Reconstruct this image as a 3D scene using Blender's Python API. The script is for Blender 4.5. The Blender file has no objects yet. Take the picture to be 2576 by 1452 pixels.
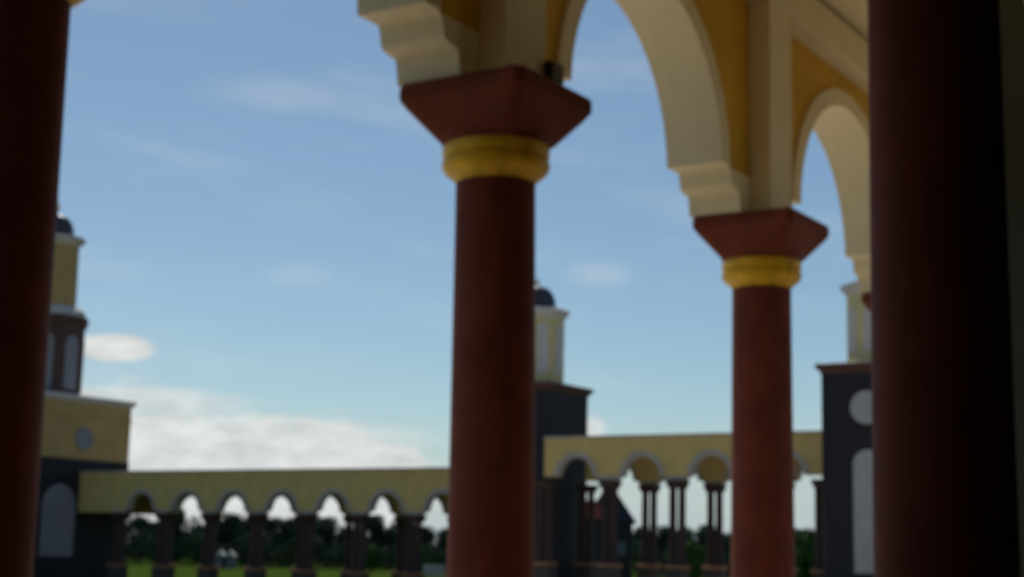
import bpy, math, random
from mathutils import Vector, Matrix

# ------------------------------------------------------------------ camera, sky, sun, exposure
SC = bpy.context.scene
COL = SC.collection
PITCH, ROLL = 0.1684, 0.023
cam_d = bpy.data.cameras.new('camera')
cam_d.sensor_width = 36.0
cam_d.lens = 3888.0 / 2576.0 * 36.0
cam_d.clip_start = 0.05
cam_d.clip_end = 6000
cam = bpy.data.objects.new('camera', cam_d)
COL.objects.link(cam)
_F = Vector((0, math.cos(PITCH), math.sin(PITCH)))
_U = Vector((0, -math.sin(PITCH), math.cos(PITCH)))
_R = Vector((1, 0, 0))
_cr = _R * math.cos(ROLL) + _U * math.sin(ROLL)
_cu = _U * math.cos(ROLL) - _R * math.sin(ROLL)
cam.matrix_world = Matrix(((_cr.x, _cu.x, -_F.x, 0), (_cr.y, _cu.y, -_F.y, 0), (_cr.z, _cu.z, -_F.z, 1.6), (0, 0, 0, 1)))
cam_d.dof.use_dof = True            # the lens has missed its focus: set close, everything beyond is soft
cam_d.dof.focus_distance = 0.9
cam_d.dof.aperture_fstop = 14.0
SC.camera = cam

SUN_AZ, SUN_EL = math.radians(-14), math.radians(47)
SKY_STRENGTH = 0.092
EXPOSURE = -0.45
world = bpy.data.worlds.new('World')
SC.world = world
world.use_nodes = True


def build_sky():
    nt = world.node_tree
    N, Lk = nt.nodes, nt.links
    N.clear()
    out = N.new('ShaderNodeOutputWorld')
    bg = N.new('ShaderNodeBackground')
    bg.inputs['Strength'].default_value = SKY_STRENGTH
    Lk.new(bg.outputs[0], out.inputs[0])
    sky = N.new('ShaderNodeTexSky')
    sky.sky_type = 'NISHITA'
    sky.sun_disc = False
    sky.sun_elevation = SUN_EL
    sky.sun_rotation = SUN_AZ
    sky.altitude = 60
    sky.air_density = 1.0
    sky.dust_density = 0.3
    sky.ozone_density = 2.8

    def M(op, a, b=None, c=None, clamp=False):
        n = N.new('ShaderNodeMath')
        n.operation = op
        n.use_clamp = clamp
        for i, x in enumerate((a, b, c)):
            if x is None:
                continue
            if isinstance(x, (int, float)):
                n.inputs[i].default_value = x
            else:
                Lk.new(x, n.inputs[i])
        return n.outputs[0]

    tc = N.new('ShaderNodeTexCoord')
    sp = N.new('ShaderNodeSeparateXYZ')
    Lk.new(tc.outputs['Generated'], sp.inputs[0])
    X, Y, Z = sp.outputs
    az = M('ARCTAN2', X, Y)
    el = M('ARCSINE', Z)
    cb = N.new('ShaderNodeCombineXYZ')
    Lk.new(M('MULTIPLY', az, 1.0), cb.inputs[0])
    Lk.new(M('MULTIPLY', el, 2.6), cb.inputs[1])

    def noise(scale, det=5, rough=0.55, off=0.0):
        n = N.new('ShaderNodeTexNoise')
        n.inputs['Scale'].default_value = scale
        n.inputs['Detail'].default_value = det
        n.inputs['Roughness'].default_value = rough
        v = N.new('ShaderNodeVectorMath')
        v.operation = 'ADD'
        v.inputs[1].default_value = (off, off * 0.37, off * 0.11)
        Lk.new(cb.outputs[0], v.inputs[0])
        Lk.new(v.outputs[0], n.inputs['Vector'])
        return n.outputs['Fac']

    def sstep(x, lo, hi):
        n = N.new('ShaderNodeMapRange')
        n.interpolation_type = 'SMOOTHSTEP'
        n.inputs['From Min'].default_value = lo
        n.inputs['From Max'].default_value = hi
        Lk.new(x, n.inputs['Value'])
        return n.outputs['Result']

    n1 = noise(16, 6, 0.55, 3.1)
    n2 = noise(46, 5, 0.55, 7.7)
    edge = M('ADD', M('MULTIPLY', M('SUBTRACT', n1, 0.5), 0.9), M('MULTIPLY', M('SUBTRACT', n2, 0.5), 0.7))

    def blob(a0, e0, w, h, soft, dens, amp=1.0):
        da = M('DIVIDE', M('SUBTRACT', az, a0), w)
        de = M('DIVIDE', M('SUBTRACT', el, e0), h)
        d = M('SQRT', M('ADD', M('MULTIPLY', da, da), M('MULTIPLY', de, de)))
        d = M('ADD', d, M('MULTIPLY', edge, amp))
        m = M('SUBTRACT', 1.0, sstep(d, 1.0 - soft, 1.0 + soft))
        return M('MULTIPLY', m, dens)

    blobs = [
        (-0.335, 0.036, 0.17, 0.062, 0.2, 0.97, 0.9), (-0.20, 0.038, 0.10, 0.047, 0.2, 0.97, 0.9),
        (-0.125, 0.034, 0.075, 0.044, 0.2, 0.93, 0.9), (-0.085, 0.044, 0.036, 0.024, 0.2, 0.95, 0.8),
        (-0.235, 0.088, 0.06, 0.009, 0.5, 0.75, 0.6), (-0.10, 0.071, 0.05, 0.007, 0.7, 0.45, 0.6),
        (-0.252, 0.1205, 0.024, 0.0090, 0.2, 1.0, 0.5), (-0.25, 0.103, 0.03, 0.012, 0.9, 0.12, 0.5),
        (-0.152, 0.286, 0.040, 0.009, 0.95, 0.19, 0.8), (-0.138, 0.172, 0.020, 0.0065, 0.9, 0.17, 0.7),
        (0.055, 0.179, 0.018, 0.0075, 0.9, 0.22, 0.7), (0.053, 0.077, 0.009, 0.010, 0.5, 0.8, 0.4),
        (0.62, 0.05, 0.20, 0.06, 0.4, 0.9, 0.8), (-0.95, 0.06, 0.25, 0.07, 0.4, 0.9, 0.8),
        (1.5, 0.05, 0.35, 0.07, 0.4, 0.9, 0.8), (-1.9, 0.05, 0.35, 0.06, 0.4, 0.9, 0.8), (2.7, 0.06, 0.4, 0.06, 0.4, 0.9, 0.8),
    ]
    acc = None
    for b in blobs:
        m = blob(*b)
        acc = m if acc is None else M('MAXIMUM', acc, m)
    # a bank of low cloud further down all round, and faint high streaks everywhere
    low = M('MULTIPLY', M('SUBTRACT', 1.0, sstep(M('ADD', el, M('MULTIPLY', edge, 0.03)), 0.0, 0.10)), 0.85)
    cb2 = N.new('ShaderNodeCombineXYZ')
    Lk.new(az, cb2.inputs[0])
    Lk.new(M('ADD', M('MULTIPLY', el, 4.5), M('MULTIPLY', az, 0.35)), cb2.inputs[1])
    ns = N.new('ShaderNodeTexNoise')
    ns.inputs['Scale'].default_value = 5.5
    ns.inputs['Detail'].default_value = 5
    ns.inputs['Roughness'].default_value = 0.5
    Lk.new(cb2.outputs[0], ns.inputs['Vector'])
    streak = M('MULTIPLY', sstep(ns.outputs['Fac'], 0.45, 0.85), 0.22)
    acc = M('MAXIMUM', acc, streak)
    # cloud tone: brighter heads, greyer hollows
    tone = M('ADD', 0.52, M('MULTIPLY', noise(34, 6, 0.62, 1.3), 0.85))
    ccol = N.new('ShaderNodeVectorMath')
    ccol.operation = 'SCALE'
    ccol.inputs[0].default_value = (11.0, 11.4, 11.2)
    Lk.new(tone, ccol.inputs['Scale'])
    mix = N.new('ShaderNodeMix')
    mix.data_type = 'RGBA'
    Lk.new(acc, mix.inputs['Factor'])
    hz = N.new('ShaderNodeMix')
    hz.data_type = 'RGBA'
    Lk.new(low, hz.inputs['Factor'])
    tint = N.new('ShaderNodeVectorMath')
    tint.operation = 'MULTIPLY'
    tint.inputs[1].default_value = (0.96, 1.05, 1.04)
    Lk.new(sky.outputs[0], tint.inputs[0])
    Lk.new(tint.outputs[0], hz.inputs['A'])
    hz.inputs['B'].default_value = (6.6, 7.8, 8.6, 1)
    Lk.new(hz.outputs['Result'], mix.inputs['A'])
    Lk.new(ccol.outputs[0], mix.inputs['B'])
    Lk.new(mix.outputs['Result'], bg.inputs['Color'])


build_sky()
sun_d = bpy.data.lights.new('sun', 'SUN')
sun_d.energy = 5.0
sun_d.angle = math.radians(0.53)
sun_d.color = (1.0, 0.95, 0.86)
sun = bpy.data.objects.new('sun', sun_d)
COL.objects.link(sun)
_sd = Vector((math.sin(SUN_AZ) * math.cos(SUN_EL), math.cos(SUN_AZ) * math.cos(SUN_EL), math.sin(SUN_EL)))
sun.rotation_euler = _sd.to_track_quat('Z', 'Y').to_euler()
sun.location = (0, 60, 80)

vs = SC.view_settings
vs.view_transform = 'Standard'
vs.look = 'None'
vs.gamma = 1.0
vs.use_curve_mapping = False
vs.exposure = EXPOSURE
SC.render.engine = 'CYCLES'
SC.cycles.use_denoising = True
SC.cycles.max_bounces = 8
SC.cycles.diffuse_bounces = 6
SC.render.filter_size = 1.5

# ------------------------------------------------------------------ helpers
random.seed(11)
AL = 0.5602                                   # the place's grid is turned 32 degrees against the view
U = Vector((math.sin(AL), math.cos(AL), 0))   # along the near arcade, away from the camera
V = Vector((math.cos(AL), -math.sin(AL), 0))  # across it, towards the right
RZ = math.pi / 2 - AL                         # local x = U, local y = -V
A0 = Vector((-0.145, 9.333, 0))               # foot of the middle column


def W(u, v, z=0.0, o=A0):
    return o + U * u + V * v + Vector((0, 0, z))


def mat(name, col, rough=0.6, var=0.12, scale=3.0, bump=0.0, spec=0.35, col2=None, metal=0.0, streak=0.0):
    m = bpy.data.materials.new(name)
    m.use_nodes = True
    nt = m.node_tree
    b = nt.nodes['Principled BSDF']
    b.inputs['Roughness'].default_value = rough
    b.inputs['Metallic'].default_value = metal
    b.inputs['Specular IOR Level'].default_value = spec
    tc = nt.nodes.new('ShaderNodeTexCoord')
    n = nt.nodes.new('ShaderNodeTexNoise')
    n.inputs['Scale'].default_value = scale
    n.inputs['Detail'].default_value = 6
    n.inputs['Roughness'].default_value = 0.6
    nt.links.new(tc.outputs['Object'], n.inputs['Vector'])
    r = nt.nodes.new('ShaderNodeValToRGB')
    c2 = col2 or tuple(c * (1 - 2 * var) for c in col)
    r.color_ramp.elements[0].color = (*c2, 1)
    r.color_ramp.elements[0].position = 0.3
    r.color_ramp.elements[1].color = (*[min(1, c * (1 + var)) for c in col], 1)
    r.color_ramp.elements[1].position = 0.68
    nt.links.new(n.outputs['Fac'], r.inputs['Fac'])
    last = r.outputs['Color']
    if streak:
        mp = nt.nodes.new('ShaderNodeMapping')
        mp.inputs['Scale'].default_value = (9, 9, 0.5)
        nt.links.new(tc.outputs['Object'], mp.inputs['Vector'])
        n3 = nt.nodes.new('ShaderNodeTexNoise')
        n3.inputs['Scale'].default_value = 1.0
        n3.inputs['Detail'].default_value = 4
        nt.links.new(mp.outputs[0], n3.inputs['Vector'])
        mr = nt.nodes.new('ShaderNodeMapRange')
        mr.inputs['From Min'].default_value = 0.45
        mr.inputs['From Max'].default_value = 0.75
        mr.inputs['To Min'].default_value = 0.0
        mr.inputs['To Max'].default_value = streak
        nt.links.new(n3.outputs['Fac'], mr.inputs['Value'])
        mx = nt.nodes.new('ShaderNodeMix')
        mx.data_type = 'RGBA'
        mx.inputs['B'].default_value = (0.06, 0.05, 0.04, 1)
        nt.links.new(mr.outputs[0], mx.inputs['Factor'])
        nt.links.new(last, mx.inputs['A'])
        last = mx.outputs['Result']
    nt.links.new(last, b.inputs['Base Color'])
    if bump:
        n2 = nt.nodes.new('ShaderNodeTexNoise')
        n2.inputs['Scale'].default_value = scale * 14
        n2.inputs['Detail'].default_value = 4
        nt.links.new(tc.outputs['Object'], n2.inputs['Vector'])
        bp = nt.nodes.new('ShaderNodeBump')
        bp.inputs['Strength'].default_value = bump
        bp.inputs['Distance'].default_value = 0.01
        nt.links.new(n2.outputs['Fac'], bp.inputs['Height'])
        nt.links.new(bp.outputs[0], b.inputs['Normal'])
    return m


MT = {
    'brown': mat('maroon_column_paint', (0.205, 0.052, 0.031), 0.6, 0.16, 2.5, 0.2, 0.08, streak=0.3),
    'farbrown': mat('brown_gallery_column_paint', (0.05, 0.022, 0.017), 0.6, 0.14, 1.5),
    'gold': mat('gold_paint', (0.80, 0.49, 0.02), 0.42, 0.16, 7, 0.1, 0.25, streak=0.3),
    'cream': mat('cream_plaster', (0.79, 0.72, 0.51), 0.75, 0.04, 1.2, 0.2, streak=0.08),
    'ochre': mat('ochre_plaster', (0.64, 0.385, 0.035), 0.75, 0.09, 1.6, 0.2, streak=0.12),
    'shadow_strip': mat('shadow_gap_strip', (0.10, 0.085, 0.06), 0.7, 0.15, 3),  # dark colour stands in for the shadowed gap under the ceiling
    'floor': mat('pale_paving', (0.50, 0.44, 0.34), 0.45, 0.10, 0.7, 0.1),
    'terrace': mat('tan_floor_tile', (0.46, 0.36, 0.25), 0.5, 0.12, 0.7, 0.1),
    'darkfloor': mat('dark_unseen_floor', (0.075, 0.055, 0.045), 0.4, 0.2, 0.9),  # unseen floor, coloured dark to weaken bounce light
    'hallwall': mat('dark_unseen_hall', (0.09, 0.06, 0.045), 0.7, 0.15, 0.9),  # unseen hall surfaces, made dark so the near columns stay dim
    'end_wall': mat('grey_green_wall', (0.10, 0.11, 0.09), 0.8, 0.12, 0.8, 0.2),
    'olive': mat('olive_yellow_wall', (0.58, 0.44, 0.17), 0.8, 0.08, 0.5, 0.15, streak=0.12),
    'greytrim': mat('pinkish_grey_trim', (0.40, 0.36, 0.33), 0.75, 0.08, 1.0),
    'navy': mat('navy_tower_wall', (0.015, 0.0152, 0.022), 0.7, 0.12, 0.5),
    'towerbrown': mat('brown_cornice_paint', (0.085, 0.04, 0.034), 0.6, 0.12, 0.7),
    'toweryellow': mat('yellow_tower_plaster', (0.45, 0.31, 0.12), 0.75, 0.07, 0.5, streak=0.12),
    'shaftcream': mat('cream_tower_plaster', (0.62, 0.54, 0.28), 0.75, 0.07, 0.5, streak=0.1),
    'pale': mat('pale_grey_render', (0.55, 0.53, 0.52), 0.75, 0.07, 0.7),
    'panel': mat('pale_tower_panel', (0.40, 0.39, 0.385), 0.75, 0.08, 0.7),
    'niche': mat('grey_niche_panel', (0.24, 0.24, 0.275), 0.6, 0.08, 0.7),
    'dome': mat('dark_dome_metal', (0.05, 0.05, 0.065), 0.45, 0.15, 1.2),
    'black': mat('black_lamp_housing', (0.02, 0.021, 0.024), 0.45, 0.1, 20),
    'lens': mat('lamp_glass', (0.03, 0.032, 0.036), 0.25, 0.05, 20),
    'grass': mat('lawn', (0.048, 0.074, 0.013), 1.0, 0.2, 0.35, 0.0, 0.0, col2=(0.03, 0.055, 0.008)),
    'leaf': mat('dark_foliage', (0.046, 0.073, 0.042), 0.9, 0.2, 0.8, 0.0, 0.05, col2=(0.022, 0.045, 0.020)),
    'leaf2': mat('bright_foliage', (0.065, 0.125, 0.03), 0.9, 0.2, 0.8, 0.0, 0.05, col2=(0.03, 0.07, 0.018)),
    'bark': mat('bark', (0.09, 0.065, 0.045), 0.9, 0.2, 3),
    'redroof': mat('red_roof', (0.33, 0.08, 0.065), 0.7, 0.12, 0.8),
    'slate': mat('dark_slate_roof', (0.028, 0.029, 0.034), 0.7, 0.15, 0.8),
    'shedwall': mat('blue_grey_shed_wall', (0.13, 0.16, 0.18), 0.8, 0.1, 0.8),
    'sunlitcap': mat('sunlit_orange_cap', (0.42, 0.20, 0.10), 0.8, 0.15, 2),  # orange colour stands in for sun on the pedestal tops
    'plinth': mat('dark_plinth_stone', (0.07, 0.055, 0.045), 0.7, 0.15, 1),
    'stonewall': mat('pale_block_wall', (0.45, 0.44, 0.42), 0.8, 0.12, 1),
}


def mesh(name, verts, faces, smooth=False):
    me = bpy.data.meshes.new(name)
    me.from_pydata([tuple(v) for v in verts], [], faces)
    me.update()
    if smooth:
        me.polygons.foreach_set('use_smooth', [True] * len(me.polygons))
        try:
            me.set_sharp_from_angle(angle=math.radians(35))
        except Exception:
            pass
    return me


def obj(name, me, m, parent=None, loc=(0, 0, 0), rz=0.0):
    if isinstance(m, str):
        m = MT[m]
    if not me.materials:
        me.materials.append(m)
    o = bpy.data.objects.new(name, me)
    COL.objects.link(o)
    o.location = loc
    o.rotation_euler = (0, 0, rz)
    if parent is not None:
        o.parent = parent
    return o


def thing(name, label, cat, loc=(0, 0, 0), rz=0.0, group=None):
    o = bpy.data.objects.new(name, None)
    o.empty_display_size = 0.3
    COL.objects.link(o)
    o.location = loc
    o.rotation_euler = (0, 0, rz)
    return tag(o, label, cat, group)


def tag(o, label=None, cat=None, group=None, kind=None):
    if label:
        o['label'] = label
    if cat:
        o['category'] = cat
    if group:
        o['group'] = group
    if kind:
        o['kind'] = kind
    return o


class MB:
    def __init__(s):
        s.v, s.f = [], []

    def add(s, vs, fs):
        n = len(s.v)
        s.v += [tuple(x) for x in vs]
        s.f += [tuple(i + n for i in f) for f in fs]
        return s

    def box(s, x0, x1, y0, y1, z0, z1, b=0.0):
        if b <= 0:
            s.add([(x, y, z) for z in (z0, z1) for (x, y) in ((x0, y0), (x1, y0), (x1, y1), (x0, y1))],
                  [(3, 2, 1, 0), (4, 5, 6, 7), (0, 1, 5, 4), (1, 2, 6, 5), (2, 3, 7, 6), (3, 0, 4, 7)])
            return s
        rings = []
        for z, i in ((z0, b), (z0 + b, 0), (z1 - b, 0), (z1, b)):
            X0, X1, Y0, Y1 = x0 + i, x1 - i, y0 + i, y1 - i
            c = b
            rings.append([(X0 + c, Y0, z), (X1 - c, Y0, z), (X1, Y0 + c, z), (X1, Y1 - c, z),
                          (X1 - c, Y1, z), (X0 + c, Y1, z), (X0, Y1 - c, z), (X0, Y0 + c, z)])
        s.loft(rings)
        return s

    def loft(s, rings, cap=True):
        n = len(rings[0])
        vs = [p for r in rings for p in r]
        fs = []
        for k in range(len(rings) - 1):
            for i in range(n):
                j = (i + 1) % n
                fs.append((k * n + i, k * n + j, (k + 1) * n + j, (k + 1) * n + i))
        if cap:
            fs.append(tuple(reversed(range(n))))
            fs.append(tuple(range((len(rings) - 1) * n, len(rings) * n)))
        s.add(vs, fs)
        return s

    def lathe(s, prof, n=32, cx=0.0, cy=0.0, ph=0.0, cap=True):
        rings = [[(cx + r * math.cos(2 * math.pi * i / n + ph), cy + r * math.sin(2 * math.pi * i / n + ph), z)
                  for i in range(n)] for r, z in prof]
        return s.loft(rings, cap)

    def prism(s, poly, y0, y1):
        """polygon in (x, z) pushed from y0 to y1"""
        n = len(poly)
        vs = [(x, y0, z) for x, z in poly] + [(x, y1, z) for x, z in poly]
        fs = [tuple(range(n)), tuple(reversed(range(n, 2 * n)))]
        for i in range(n):
            j = (i + 1) % n
            fs.append((i, i + n, j + n, j))
        s.add(vs, fs)
        return s

    def strip(s, inner, outer, y0, y1):
        """solid between two open polylines in (x, z), pushed from y0 to y1"""
        n = len(inner)
        vs = []
        for y in (y0, y1):
            vs += [(x, y, z) for x, z in inner] + [(x, y, z) for x, z in outer]
        I0, O0, I1, O1 = 0, n, 2 * n, 3 * n
        fs = []
        for i in range(n - 1):
            fs += [(I0 + i, I0 + i + 1, O0 + i + 1, O0 + i), (I1 + i + 1, I1 + i, O1 + i, O1 + i + 1),
                   (I0 + i + 1, I0 + i, I1 + i, I1 + i + 1), (O0 + i, O0 + i + 1, O1 + i + 1, O1 + i)]
        fs += [(I0, O0, O1, I1), (O0 + n - 1, I0 + n - 1, I1 + n - 1, O1 + n - 1)]
        s.add(vs, fs)
        return s

    def me(s, name, smooth=False):
        m = mesh(name, s.v, s.f, smooth)
        import bmesh
        bm = bmesh.new()
        bm.from_mesh(m)
        bmesh.ops.recalc_face_normals(bm, faces=bm.faces)
        bm.to_mesh(m)
        bm.free()
        if smooth:
            m.polygons.foreach_set('use_smooth', [True] * len(m.polygons))
            try:
                m.set_sharp_from_angle(angle=math.radians(35))
            except Exception:
                pass
        return m


def arc(cx, cz, r, z0, n=28):
    """semicircle points left to right starting at height z0 on both sides"""
    a0 = math.asin(max(-1, min(1, (z0 - cz) / r)))
    return [(cx - r * math.cos(a0 + (math.pi - 2 * a0) * i / n), cz + r * math.sin(a0 + (math.pi - 2 * a0) * i / n)) for i in range(n + 1)]


# ------------------------------------------------------------------ setting: ground
g = obj('ground', mesh('ground', [(-3000, -3000, -1.2), (3000, -3000, -1.2), (3000, 5000, -1.2), (-3000, 5000, -1.2)], [(0, 1, 2, 3)]), 'grass')
tag(g, kind='structure')
pv = MB().box(-60, 60, -0.01, 86, -1.26, -1.15)
pave = obj('courtyard_paving', pv.me('courtyard_paving'), 'floor', rz=0.0, loc=(0, 6, 0))
tag(pave, kind='structure')
tb = MB().box(-2.4, 13.2, -4.3, 1.6, -1.1, 0.0, 0.02).box(2.61, 24, -22, -4.31, -1.1, -0.004, 0.02)
tag(obj('terrace_floor', tb.me('terrace_floor'), 'terrace', loc=A0, rz=RZ), kind='structure')
hb = MB().box(-16, 2.6, -12.5, -4.31, -1.1, 0.02, 0.02).box(-16, -2.41, -4.30, 1.6, -1.1, 0.012, 0.02)  # unseen floor split off dark, keeps bounce light off the near columns
tag(obj('bounce_cut_floor', hb.me('bounce_cut_floor'), 'darkfloor', loc=A0, rz=RZ), kind='structure')

# ------------------------------------------------------------------ near columns
ZC = 4.43
shaft_me = MB().lathe([(0.28, 0.34), (0.28, 0.4), (0.268, 0.44), (0.262, 1.4), (0.254, 2.6), (0.2465, 3.86)], 56).me('shaft', True)
base_me = MB().box(-0.40, 0.40, -0.40, 0.40, 0.0, 0.22, 0.02).lathe([(0.36, 0.21), (0.37, 0.25), (0.35, 0.30), (0.28, 0.345)], 48).me('base', True)
ring_me = MB().lathe([(0.244, 3.832), (0.252, 3.845), (0.268, 3.865), (0.294, 3.884), (0.315, 3.902), (0.328, 3.920), (0.335, 3.938), (0.337, 3.956), (0.331, 3.972), (0.320, 3.982),
                      (0.318, 3.988), (0.328, 3.995), (0.333, 4.005), (0.334, 4.055), (0.331, 4.066), (0.30, 4.075)], 64).me('gold_ring', True)


def sq(h, z, c=0.012):
    return [(-h + c, -h, z), (h - c, -h, z), (h, -h + c, z), (h, h - c, z), (h - c, h, z), (-h + c, h, z), (-h, h - c, z), (-h, -h + c, z)]




def cap_ring(t, h, r, z, n=64):
    out = []
    for i in range(n):
        a = 2 * math.pi * (i + 0.5) / n
        c, s_ = math.cos(a), math.sin(a)
        q = min(h / max(abs(c), 1e-6), h / max(abs(s_), 1e-6))
        q = min(q, h * 1.40)
        q = r * (1 - t) + q * t
        out.append((q * c, q * s_, z))
    return out


cap_me = MB().loft([cap_ring(0.0, 0.3, 0.318, 4.02), cap_ring(0.0, 0.3, 0.322, 4.066), cap_ring(0.55, 0.314, 0.345, 4.115), cap_ring(0.9, 0.345, 0.375, 4.18), cap_ring(1.0, 0.42, 0.40, 4.285),
                    cap_ring(1.0, 0.446, 0.4, 4.325), cap_ring(1.0, 0.452, 0.4, 4.342), cap_ring(1.0, 0.452, 0.4, 4.405), cap_ring(1.0, 0.44, 0.4, ZC - 0.005)]).me('capital', True)


def column(u, v, label, dx=0.0):
    t = thing('column', label, 'column', W(u, v) + Vector((dx, 0, 0)), RZ, 'maroon columns of the near gallery')
    obj('shaft', shaft_me, 'brown', t)
    obj('base', base_me, 'brown', t)
    obj('gold_ring', ring_me, 'gold', t)
    obj('capital', cap_me, 'brown', t)
    return t


LU = -3.69
column(LU, 0, 'dark maroon column cut off by the left edge of the picture', -0.03)
tc_ = column(0, 0, 'tall maroon column with gold ring and square capital near the middle')
tc_.matrix_world = Matrix.Translation(A0 + Vector((0.075, 0, 0))) @ Matrix.Rotation(-0.012, 4, 'Y') @ Matrix.Rotation(RZ, 4, 'Z')   # a touch out of plumb
column(4.24, 0, 'smaller maroon column with gold ring, standing behind and right of the tall middle one', 0.01)
column(8.48, 0, 'maroon column hidden behind the dark right hand column')
rc_ = column(-2.52, 3.51, 'broad near black column filling the right side of the picture', 0.008)
rc_.scale = (0.925, 0.925, 1)


# ------------------------------------------------------------------ near arcade wall on the columns
def corbel_poly(zc=ZC):
    r = [(0.44, zc - 0.002), (0.465, zc + 0.13), (0.475, zc + 0.155), (0.60, zc + 0.175), (0.625, zc + 0.20), (0.65, zc + 0.30), (0.665, zc + 0.318), (0.72, zc + 0.325)]
    return [(-x, z) for x, z in r][::-1] + r if False else [(-x, z) for x, z in reversed(r)] + r


def arcade(name, label, us, v0, side_piers=True):
    """side: near face at local v=0 towards the camera side, wall going to v=-0.45"""
    t = thing(name, label, 'arcade', W(0, v0), RZ)
    ztop, zbeam = 6.68, 6.32
    zs = ZC + 0.325
    for i, ub in enumerate(us):
        o = obj('corbel', corb_me, 'cream', t, (ub, 0, 0))
        obj('pilaster', pil_me, 'cream', t, (ub, 0, 0))
    for a, b in zip(us[:-1], us[1:]):
        w = b - a
        r = w / 2 - 0.86
        cz = zs - 0.05
        ri, ro = arc(w / 2, cz, r, zs), arc(w / 2, cz, r + 0.165, zs)
        obj('archivolt', MB().strip(ri, ro, 0.462, -0.035).me('archivolt', True), 'cream', t, (a, 0, 0))
        ro2 = arc(w / 2, cz, r + 0.155, zs)
        top = [(x, zbeam) for x, z in ro2]
        top[0], top[-1] = (0.0, zbeam), (w, zbeam)
        inn = list(ro2)
        m = MB().strip([(0.0, zs)] + inn + [(w, zs)], [(0.0, zbeam)] + [(w * (k + 1) / (len(inn) + 1), zbeam) for k in range(len(inn))] + [(w, zbeam)], 0.45, 0.0)
        obj('spandrel', m.me('spandrel'), 'ochre', t, (a, 0, 0))
    u0, u1 = us[0] - 0.35, us[-1] + 0.35
    obj('beam', MB().box(u0, u1, -0.205, 0.47, zbeam, ztop, 0.008).me('beam'), 'cream', t)
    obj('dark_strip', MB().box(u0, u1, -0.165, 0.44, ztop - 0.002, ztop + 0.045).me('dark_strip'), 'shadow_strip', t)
    obj('parapet', MB().box(u0, u1, 0.46, 0.62, ztop + 0.05, ztop + 0.75, 0.02).me('parapet'), 'cream', t)
    return t


corb_me = MB().prism(corbel_poly(), 0.455, -0.012).me('corbel')
pil_me = MB().box(-0.24, 0.24, -0.2, -0.002, ZC - 0.004, 6.34, 0.006).me('pilaster')
arcade('arcade_wall', 'cream and ochre arched wall resting on the maroon columns', [LU - 4.24, LU, 0.05, 4.24, 8.48, 12.72], 0)
column(12.72, 0, 'last maroon column at the far end of the near gallery, hidden by the broad column')
column(LU - 4.24, 0, 'maroon column of the near gallery outside the left edge')
arcade('arcade_wall', 'arched wall above the broad dark right hand column', [-2.52, 1.72, 5.96, 10.2], 3.51)
for k in (1, 2, 3):
    column(-2.52 + 4.24 * k, 3.51, 'maroon column beyond the right edge, number %s along the inner row' % ('one', 'two', 'three')[k - 1])

rf = MB().box(-10.5, 13.0, -4.2, 0.44, 6.725, 7.1)
tag(obj('gallery_roof', rf.me('gallery_roof'), 'cream', loc=A0, rz=RZ), 'flat cream ceiling slab over the near gallery at the top right', 'roof')
hr = MB().box(-10.5, 2.6, -9.9, -4.21, 6.725, 7.1)  # unseen ceiling, dark brown to limit light reflected onto the near columns
tag(obj('hall_roof', hr.me('hall_roof'), 'hallwall', loc=A0, rz=RZ), 'brown ceiling slab over the camera', 'roof')
hw = MB().box(2.2, 2.6, -9.49, -3.95, 0.03, 6.72)  # added out of view to block light from the right
tag(obj('unseen_hall_wall', hw.me('unseen_hall_wall'), 'hallwall', loc=A0, rz=RZ), 'unseen brown wall added right of the camera to block light on the broad column', 'wall')
mw = MB().box(-10.5, 2.6, -9.9, -9.5, 0.0, 6.72)
tag(obj('unseen_hall_wall', mw.me('unseen_hall_wall'), 'hallwall', loc=A0, rz=RZ), 'brown hall wall behind the camera facing the gallery', 'wall')
sw = MB().box(-9.1, -8.7, -9.49, 0.4, 0.0, 6.72)  # added out of view to shade the passage and the near columns
tag(obj('added_shade_wall', sw.me('added_shade_wall'), 'hallwall', loc=A0, rz=RZ), 'unseen brown wall added behind the camera to shade the near columns', 'wall')
pw = MB().box(1.55, 1.9, -3.2, -2.3, 0.0, 6.72, 0.01)
tag(obj('partition_wall', pw.me('partition_wall'), 'end_wall', loc=A0, rz=RZ), 'dark grey green pier at the right edge behind the broad column', 'wall')


# ------------------------------------------------------------------ small black floodlight on the capital
def floodlight():
    t = thing('floodlight', 'small black floodlight sitting on the middle column capital beside the cream pilaster', 'floodlight', W(0.345, 0.165, ZC - 0.012), RZ)
    t.scale = (1.35, 1.35, 1.05)
    m = MB().loft([[(x * s, 0.07 - 0.14 * k / 4, 0.19 + z * s) for x, z in ((-0.05, -0.05), (0.05, -0.05), (0.05, 0.05), (-0.05, 0.05))]
                   for k, s in enumerate((0.55, 0.8, 1.0, 1.12, 1.2))])
    h = obj('housing', m.me('housing'), 'black', t)
    obj('lens', MB().box(-0.05, 0.05, -0.076, -0.071, 0.14, 0.24).me('lens'), 'lens', t)
    br = MB().box(-0.075, -0.066, -0.015, 0.015, 0.0, 0.20).box(0.066, 0.075, -0.015, 0.015, 0.0, 0.20).box(-0.075, 0.075, -0.02, 0.02, 0.0, 0.008)
    obj('bracket', br.me('bracket'), 'black', t)


floodlight()


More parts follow.
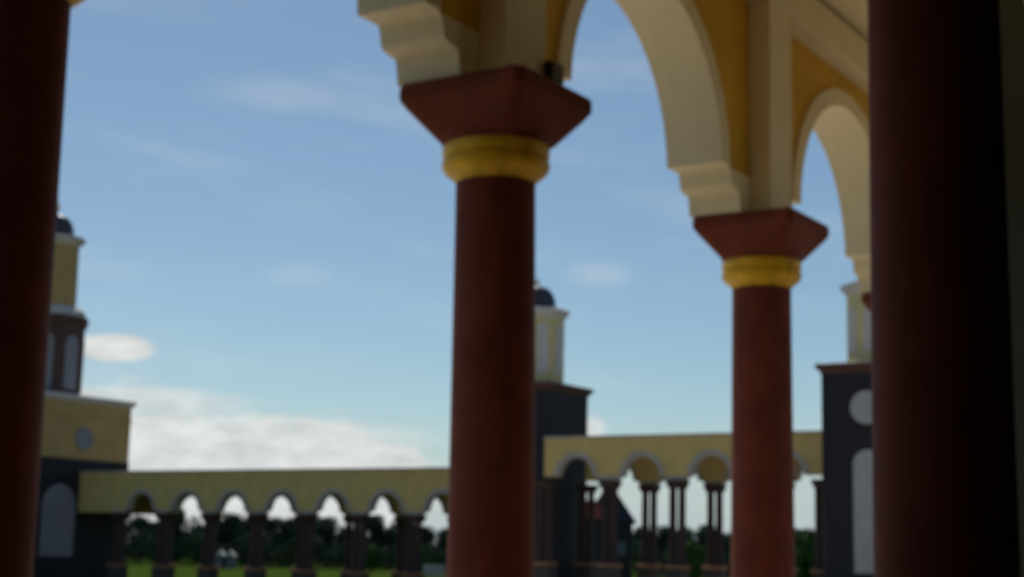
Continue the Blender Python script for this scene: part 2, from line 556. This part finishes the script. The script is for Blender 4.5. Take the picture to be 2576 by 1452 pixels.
# ------------------------------------------------------------------ far galleries
def far_gallery(label, origin, t0, bays, bay, zc, ztop, depth, flat_first, zped, zground=-1.2, tail=0.0):
    t = thing('arched_gallery', label, 'gallery', origin, RZ - math.pi / 2)      # local x = V, local y = U
    # local x runs along V, y away from the camera
    s = bay / 4.24
    r_in = bay / 2 - 0.98 * s
    ring = 0.30 * s
    zs = zc + 0.24 * s
    colh = 0.215 * s
    shaft = MB().lathe([(colh * 1.2, zped + 0.02), (colh * 1.2, zped + 0.16), (colh, zped + 0.24), (colh * 0.93, zc - 0.42 * s)], 18).me('column', True)
    cap = MB().loft([sq(0.40 * s, zc - 0.44 * s), sq(0.44 * s, zc - 0.36 * s), sq(0.44 * s, zc - 0.30 * s), sq(0.52 * s, zc - 0.09 * s), sq(0.52 * s, zc)]).me('capital')
    ped = MB().box(-0.54 * s, 0.54 * s, -0.46 * s, 0.46 * s, zground, zped - 0.14, 0.02).me('pedestal')
    pedcap = MB().box(-0.60 * s, 0.60 * s, -0.52 * s, 0.52 * s, zped - 0.14, zped + 0.02, 0.03).me('pedestal_cap')
    corb = MB().prism([(-0.80 * s, zs), (-0.74 * s, zc + 0.16 * s), (-0.60 * s, zc + 0.14 * s), (-0.56 * s, zc + 0.03 * s), (-0.44 * s, zc), (0.44 * s, zc), (0.56 * s, zc + 0.03 * s), (0.60 * s, zc + 0.14 * s), (0.74 * s, zc + 0.16 * s), (0.80 * s, zs)], -0.02, 0.47).me('corbel')
    ri, ro = arc(bay / 2, zs - 0.03, r_in, zs, 24), arc(bay / 2, zs - 0.03, r_in + ring, zs, 24)
    vault = MB().strip(ri, ro, -0.05, 0.48).me('archivolt', True)
    n = len(ro)
    ro2 = arc(bay / 2, zs - 0.03, r_in + ring - 0.01, zs, 24)
    sp = MB().strip([(0, zs)] + ro2 + [(bay, zs)], [(0, ztop)] + [(bay * (k + 1) / (n + 1), ztop) for k in range(n)] + [(bay, ztop)], 0.0, 0.45).me('spandrel')
    lint = MB().box(0, bay, 0.0, 0.45, zc, ztop).me('lintel_wall')
    L = bays * bay
    for row, y in ((0, 0.0), (1, depth)):
        for k in range(bays + 1):
            x = t0 + k * bay
            if k > 0 or not flat_first:
                if not (k == 0 or k == bays):
                    obj('corbel', corb, 'greytrim', t, (x, y, 0))
            if k > 0 or not flat_first:
                p = obj('pedestal', ped, 'plinth', t, (x, y + 0.225, 0))
                obj('pedestal_cap', pedcap, 'sunlitcap', p)
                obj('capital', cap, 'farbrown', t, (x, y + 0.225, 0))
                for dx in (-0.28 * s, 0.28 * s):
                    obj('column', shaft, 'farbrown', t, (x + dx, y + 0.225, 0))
        for k in range(bays):
            x = t0 + k * bay
            if k == 0 and flat_first:
                obj('lintel_wall', lint, 'olive', t, (x, y, 0))
                continue
            obj('spandrel', sp, 'olive', t, (x, y, 0))
            obj('archivolt', vault, 'greytrim', t, (x, y, 0))
        if tail > 0:
            obj('end_pier', MB().box(t0 + L, t0 + L + tail, y, y + 0.45, zground, ztop).me('end_pier'), 'olive', t)
        obj('coping', MB().box(t0 - 0.04, t0 + L + tail, y - 0.07, y + 0.52, ztop, ztop + 0.12, 0.02).me('coping'), 'greytrim', t)
    obj('roof', MB().box(t0, t0 + L, 0.46, depth - 0.01, ztop - 0.75, ztop - 0.55).me('roof'), 'greytrim', t)
    return t


GLO = Vector((-17.686, 110.0, 0))
far_gallery('long olive gallery with grey round arches, left of the middle column', GLO, -17.95, 8, 4.51, 3.80, 6.80, 5.0, True, 0.0, tail=2.4)
GRO = Vector((7.59, 88.0, 0))
far_gallery('higher olive gallery with slender twin columns, right of the middle column', GRO, -6.43, 4, 4.28, 5.72, 8.20, 5.0, False, 1.0, tail=0.85)


# ------------------------------------------------------------------ towers
def arch_panel(w, z0, z1, d=0.12, n=18):
    """round headed panel in (x, z), face at y=-d"""
    r = w / 2
    pts = [(-r, z0), (r, z0)] + [(r * math.cos(math.pi * i / n), z1 - r + r * math.sin(math.pi * i / n)) for i in range(n + 1)]
    return MB().prism(pts, -d, 0.05)


def disc_panel(r, z, d=0.12, n=32):
    return MB().prism([(r * math.cos(2 * math.pi * i / n), z + r * math.sin(2 * math.pi * i / n)) for i in range(n)], -d, 0.05)


def four(t, name, me, m, half, frame=None):
    for k in range(4):
        a = k * math.pi / 2
        o = obj(name, me, m, t, (half * math.sin(a), -half * math.cos(a), 0), a)
        if frame:
            obj('surround', frame, 'greytrim', o)


def dome_profile(r, z, h, n=12):
    return [(r * math.cos(math.pi / 2 * i / n) ** 0.8 if i < n else 0.02, z + h * math.sin(math.pi / 2 * i / n)) for i in range(n + 1)]


def small_tower(label, c, h=2.45, zc=11.06, panels=True, up=0.0):
    t = thing('tower', label, 'tower', c, RZ - math.pi / 2, 'small towers at the galleries')
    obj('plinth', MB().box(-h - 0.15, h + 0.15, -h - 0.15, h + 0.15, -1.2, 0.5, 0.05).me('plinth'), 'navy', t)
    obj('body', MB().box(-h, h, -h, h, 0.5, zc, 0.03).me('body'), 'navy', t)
    if panels:
        four(t, 'round_panel', disc_panel(0.86, zc - 1.80).me('round_panel'), 'panel', h)
        four(t, 'arched_panel', arch_panel(1.5, 0.9, 7.1).me('arched_panel'), 'panel', h)
    obj('cornice', MB().loft([sq(h - 0.02, zc - 0.02, .02), sq(h + 0.04, zc + 0.02, .02), sq(h + 0.07, zc + 0.14, .02), sq(h + 0.20, zc + 0.24, .02), sq(h + 0.26, zc + 0.36, .02), sq(h + 0.26, zc + 0.50, .02), sq(h + 0.2, zc + 0.53, .02)]).me('cornice'), 'towerbrown', t)
    z0 = zc + 0.52
    R = 1.78
    ph = math.pi / 8
    obj('shaft', MB().lathe([(R + 0.1, z0), (R + 0.1, z0 + 0.2), (R, z0 + 0.25), (R, 15.35 + up)], 8, ph=ph).me('shaft'), 'shaftcream', t)
    wme = arch_panel(0.72, z0 + 0.7, z0 + 3.1 + up, 0.05).me('window')
    ap = R * math.cos(math.pi / 8)
    for k in range(8):
        a = k * math.pi / 4
        obj('window', wme, 'pale', t, (ap * math.sin(a), -ap * math.cos(a), 0), a)
    obj('shaft_cornice', MB().lathe([(R - 0.02, 15.33 + up), (R + 0.08, 15.4 + up), (R + 0.14, 15.55 + up), (R + 0.32, 15.68 + up), (R + 0.34, 15.92 + up), (R + 0.2, 15.98 + up)], 8, ph=ph).me('shaft_cornice'), 'pale', t)
    d = obj('dome', MB().lathe([(1.15, 15.96 + up), (1.15, 16.15 + up)] + dome_profile(1.22, 16.2 + up, 1.35), 32).me('dome', True), 'dome', t)
    obj('finial', MB().lathe([(0.06, 17.5 + up), (0.05, 17.65 + up), (0.14, 17.75 + up), (0.15, 17.85 + up), (0.05, 17.95 + up), (0.005, 18.2 + up)], 12).me('finial', True), 'gold', d)
    return t


def big_tower(label, c, h=4.85):
    t = thing('tower', label, 'tower', c, RZ - math.pi / 2)
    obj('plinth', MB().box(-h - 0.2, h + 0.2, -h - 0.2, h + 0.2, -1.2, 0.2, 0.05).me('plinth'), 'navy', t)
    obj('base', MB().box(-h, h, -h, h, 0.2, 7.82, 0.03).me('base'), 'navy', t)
    # arched panels: two on every face, either side of the middle
    ap = arch_panel(3.2, 0.45, 5.85, 0.1).me('arched_panel')
    for k in range(4):
        a = k * math.pi / 2
        for dx in (-2.1,):
            obj('arched_panel', ap, 'niche', t, (h * math.sin(a) + dx * math.cos(a), -h * math.cos(a) + dx * math.sin(a), 0), a)
    obj('upper_storey', MB().box(-h + 0.04, h - 0.04, -h + 0.04, h - 0.04, 7.82, 12.2, 0.03).me('upper_storey'), 'toweryellow', t)
    obj('string_course', MB().box(-h - 0.02, h + 0.02, -h - 0.02, h + 0.02, 11.0, 11.22, 0.03).me('string_course'), 'toweryellow', t)
    four(t, 'round_panel', disc_panel(0.85, 9.4).me('round_panel'), 'niche', h - 0.04)
    obj('cornice', MB().loft([sq(h - 0.06, 12.18, .02), sq(h + 0.05, 12.25, .02), sq(h + 0.22, 12.45, .02), sq(h + 0.22, 12.66, .02), sq(h, 12.75, .02)]).me('cornice'), 'pale', t)
    R, ph = 2.95, math.pi / 8
    obj('middle_storey', MB().lathe([(R, 12.7), (R, 18.4)], 8, ph=ph).me('middle_storey'), 'towerbrown', t)
    wme = arch_panel(1.25, 13.3, 17.6, 0.06).me('window')
    apo = R * math.cos(ph)
    for k in range(8):
        a = k * math.pi / 4
        obj('window', wme, 'niche', t, (apo * math.sin(a), -apo * math.cos(a), 0), a)
    obj('middle_cornice', MB().lathe([(R - 0.02, 18.38), (R + 0.08, 18.45), (R + 0.25, 18.8), (R + 0.27, 19.1), (R + 0.1, 19.15)], 8, ph=ph).me('middle_cornice'), 'towerbrown', t)
    obj('ledge', MB().lathe([(R - 0.05, 19.13), (R - 0.05, 19.55), (R - 0.6, 19.95), (R - 1.0, 20.0)], 8, ph=ph).me('ledge'), 'pale', t)
    obj('shaft', MB().lathe([(1.95, 19.9), (1.88, 24.95)], 24).me('shaft', True), 'toweryellow', t)
    obj('shaft_cornice', MB().lathe([(1.86, 24.9), (1.95, 25.0), (2.15, 25.25), (2.35, 25.35), (2.35, 25.6), (2.1, 25.65)], 24).me('shaft_cornice', True), 'pale', t)
    d = obj('dome', MB().lathe([(1.3, 25.6), (1.3, 25.9)] + dome_profile(1.4, 25.95, 1.6), 32).me('dome', True), 'dome', t)
    obj('finial', MB().lathe([(0.07, 27.5), (0.06, 27.9), (0.18, 28.05), (0.18, 28.2), (0.05, 28.35), (0.005, 29.0)], 12).me('finial', True), 'gold', d)
    return t


big_tower('big tower with yellow storey and brown drum beside the dark left column', Vector((-36.83, 122.19, 0)))
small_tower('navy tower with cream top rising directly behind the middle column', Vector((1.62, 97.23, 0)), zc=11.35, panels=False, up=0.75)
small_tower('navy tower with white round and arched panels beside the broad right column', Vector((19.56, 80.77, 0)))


# ------------------------------------------------------------------ trees beyond the galleries
def crown_mesh(name, h, rx, n, seed, low=0.06):
    rnd = random.Random(seed)
    clumps = []
    for i in range(16):
        a = rnd.uniform(0, 2 * math.pi)
        q = rnd.uniform(0.0, 0.72)
        zz = rnd.uniform(low + 0.14, 0.86)
        env = math.sin(math.pi * min(1, max(0.02, (zz - low + 0.12) / (1.12 - low)))) ** 0.7
        clumps.append((rx * q * env * math.cos(a), rx * q * env * math.sin(a), h * zz, rnd.uniform(0.26, 0.46) * rx))
    clumps.append((0, 0, h * 0.5, 0.5 * rx))
    clumps.append((0, 0, h * 0.85, 0.33 * rx))
    vs, fs = [], []
    for i in range(n):
        cx, cy, cz, cr = rnd.choice(clumps)
        d = Vector((rnd.gauss(0, 1), rnd.gauss(0, 1), rnd.gauss(0, 1))).normalized()
        p = Vector((cx, cy, cz)) + d * cr * (rnd.random() ** 0.4)
        if p.z < h * low:
            p.z = h * low + rnd.random() * 0.5
        s = rnd.uniform(0.14, 0.32)
        x = Vector((rnd.gauss(0, 1), rnd.gauss(0, 1), rnd.gauss(0, 1))).normalized()
        y = x.cross(d + Vector((0.01, 0.02, 0.4))).normalized()
        b = len(vs)
        vs += [p - x * s, p - y * s * 0.55 + x * s * 0.1, p + x * s, p + y * s * 0.55 + x * s * 0.1]
        fs.append((b, b + 1, b + 2, b + 3))
    return mesh(name, vs, fs)


def trunk_mesh(name, h, r, seed):
    rnd = random.Random(seed)
    m = MB()

    def limb(p, q, r0, r1, k=7):
        d = (q - p).normalized()
        a = d.orthogonal().normalized()
        b = d.cross(a)
        rings = []
        for t, rr in ((0, r0), (0.5, (r0 + r1) / 2), (1, r1)):
            c = p.lerp(q, t)
            rings.append([c + (a * math.cos(2 * math.pi * i / k) + b * math.sin(2 * math.pi * i / k)) * rr for i in range(k)])
        m.loft(rings)

    top = Vector((rnd.uniform(-.2, .2), rnd.uniform(-.2, .2), h * 0.78))
    limb(Vector((0, 0, -0.1)), Vector((top.x * 0.4, top.y * 0.4, h * 0.35)), r, r * 0.75)
    limb(Vector((top.x * 0.4, top.y * 0.4, h * 0.34)), top, r * 0.74, r * 0.2)
    for i in range(6):
        a = i * 1.05 + rnd.uniform(-.3, .3)
        z = h * rnd.uniform(0.25, 0.55)
        limb(Vector((0, 0, z)), Vector((math.cos(a) * h * 0.24, math.sin(a) * h * 0.24, z + h * 0.2)), r * 0.4, r * 0.1, 6)
    return m.me(name, True)


protos = []
for i, (h, rx, n, lf, low) in enumerate(((7.4, 3.7, 5200, 'leaf', 0.04), (6.6, 3.6, 5000, 'leaf', 0.03), (8.4, 3.8, 5600, 'leaf', 0.05), (4.2, 2.6, 3600, 'leaf2', 0.02))):
    cm = crown_mesh('crown', h, rx, n, 20 + i, low)
    cm.materials.append(MT[lf])
    tm = trunk_mesh('trunk', h, 0.17, 40 + i)
    tm.materials.append(MT['bark'])
    protos.append((cm, tm, h))


def at(px, D):
    """ground point under the picture column px at depth D"""
    return Vector(((px - 1288) / 3888.0 * D * 1.008, D, -1.2))


def tree(pos, kind, sc, label, group):
    cm, tm, h = protos[kind]
    t = thing('tree', label, 'tree', pos, random.uniform(0, 6.28), group)
    t.scale = (sc * random.uniform(0.95, 1.15), sc * random.uniform(0.95, 1.15), sc)
    obj('crown', cm, 'leaf', t)
    obj('trunk', tm, 'bark', t)


LT = 'dark green tree in the row seen through the left gallery arches'
RT = 'dark green tree in the row seen under the right gallery arches'
px = 150
i = 0
while px < 1230:
    tree(at(px + random.uniform(-12, 12), random.uniform(206, 228)), (0, 1, 2, 1, 0)[i % 5], random.uniform(0.80, 0.95), LT, 'trees beyond the left gallery')
    px += 47
    i += 1
px = 1360
while px < 2240:
    tree(at(px + random.uniform(-12, 12), random.uniform(200, 222)), (1, 0, 1, 0)[i % 4], random.uniform(0.84, 1.0), RT, 'trees beyond the right gallery')
    px += 52
    i += 1
for px, D, s in ((1745, 150, 0.95), (2030, 150, 1.15), (1080, 176, 0.7), (960, 182, 0.75)):
    tree(at(px, D), 3, s, {1745: 'bright green bush between two twin columns of the right gallery', 2030: 'green bush just right of the smaller maroon column',
                          1080: 'low green bush beside the pale block wall', 960: 'low green bush under the fifth sky lit arch of the left gallery'}[px], 'bushes on the lawn')
# low dark hedge closing the foot of the tree row
def hedge(label, x0, x1, D):
    rnd = random.Random(int(x0))
    a, b = at(x0, D), at(x1, D)
    vs, fs = [], []
    L = (b - a).length
    for i in range(int(L * 190)):
        p = a.lerp(b, rnd.random()) + Vector((0, rnd.uniform(-1.2, 1.2), 0))
        p.z = -1.2 + 4.6 * rnd.random() ** 0.8 * (0.8 + 0.2 * math.sin(p.x * 0.9))
        s = rnd.uniform(0.12, 0.26)
        x = Vector((rnd.gauss(0, 1), rnd.gauss(0, 1), rnd.gauss(0, 1))).normalized()
        y = x.orthogonal().normalized()
        k = len(vs)
        vs += [p - x * s, p - y * s * .6, p + x * s, p + y * s * .6]
        fs.append((k, k + 1, k + 2, k + 3))
    o = obj('hedge', mesh('hedge', vs, fs), 'leaf')
    tag(o, label, 'hedge', kind='stuff')


hedge('dark hedge along the far side of the lawn, seen through the left gallery', 120, 1260, 203)
hedge('dark hedge along the far side of the lawn, seen under the right gallery', 1330, 2300, 196)


# ------------------------------------------------------------------ small buildings on the far side
def shed():
    p = at(600, 188)
    t = thing('shed', 'blue grey shed with two pale gables on the lawn beyond the left gallery', 'shed', p)
    t.scale = (0.62, 0.62, 0.85)
    obj('wall', MB().box(-1.9, 1.9, -1.2, 1.2, 0, 1.75, 0.02).me('wall'), 'shedwall', t)
    for x in (-0.95, 0.95):
        r = obj('roof', MB().prism([(x - 1.0, 1.75), (x + 1.0, 1.75), (x, 2.5)], -1.4, 1.4).me('roof'), 'stonewall', t)
    obj('door', MB().box(-0.45, 0.45, -1.24, -1.19, 0.02, 1.5).me('door'), 'slate', t)


shed()
p = at(1112, 168)
t = thing('block_wall', 'short pale block wall on the lawn close to the middle column', 'wall', p)
obj('wall', MB().box(-1.1, 1.1, -0.15, 0.15, 0, 1.05, 0.02).me('wall'), 'stonewall', t)
obj('coping', MB().box(-1.16, 1.16, -0.2, 0.2, 1.05, 1.15, 0.02).me('coping'), 'pale', t)


def house():
    p = at(1545, 150)
    t = thing('house', 'dark house with steep hipped roof and red side roof behind the right gallery', 'house', p)
    obj('wall', MB().box(-2.1, 2.1, 0, 6, 0, 5.7, 0.02).me('wall'), 'slate', t)
    r = MB()
    r.loft([[(-2.5, -0.5, 5.7), (2.5, -0.5, 5.7), (2.5, 6.5, 5.7), (-2.5, 6.5, 5.7)], [(-0.2, 2.5, 9.5), (0.2, 2.5, 9.5), (0.2, 3.5, 9.5), (-0.2, 3.5, 9.5)]])
    obj('roof', r.me('roof'), 'slate', t)
    for x in (-1.0, 1.0):
        w = obj('window', MB().box(x - 0.45, x + 0.45, -0.06, 0.02, 2.6, 4.0).me('window'), 'shedwall', t)
    wl = obj('wing', MB().box(-4.6, -1.0, -2.6, -0.06, 0, 6.0, 0.02).me('wing'), 'slate', t)
    obj('wing_roof', MB().prism([(-4.9, 6.0), (-0.8, 6.0), (-1.4, 7.7), (-4.3, 7.7)], -2.9, -0.56).me('wing_roof'), 'redroof', wl)


house()
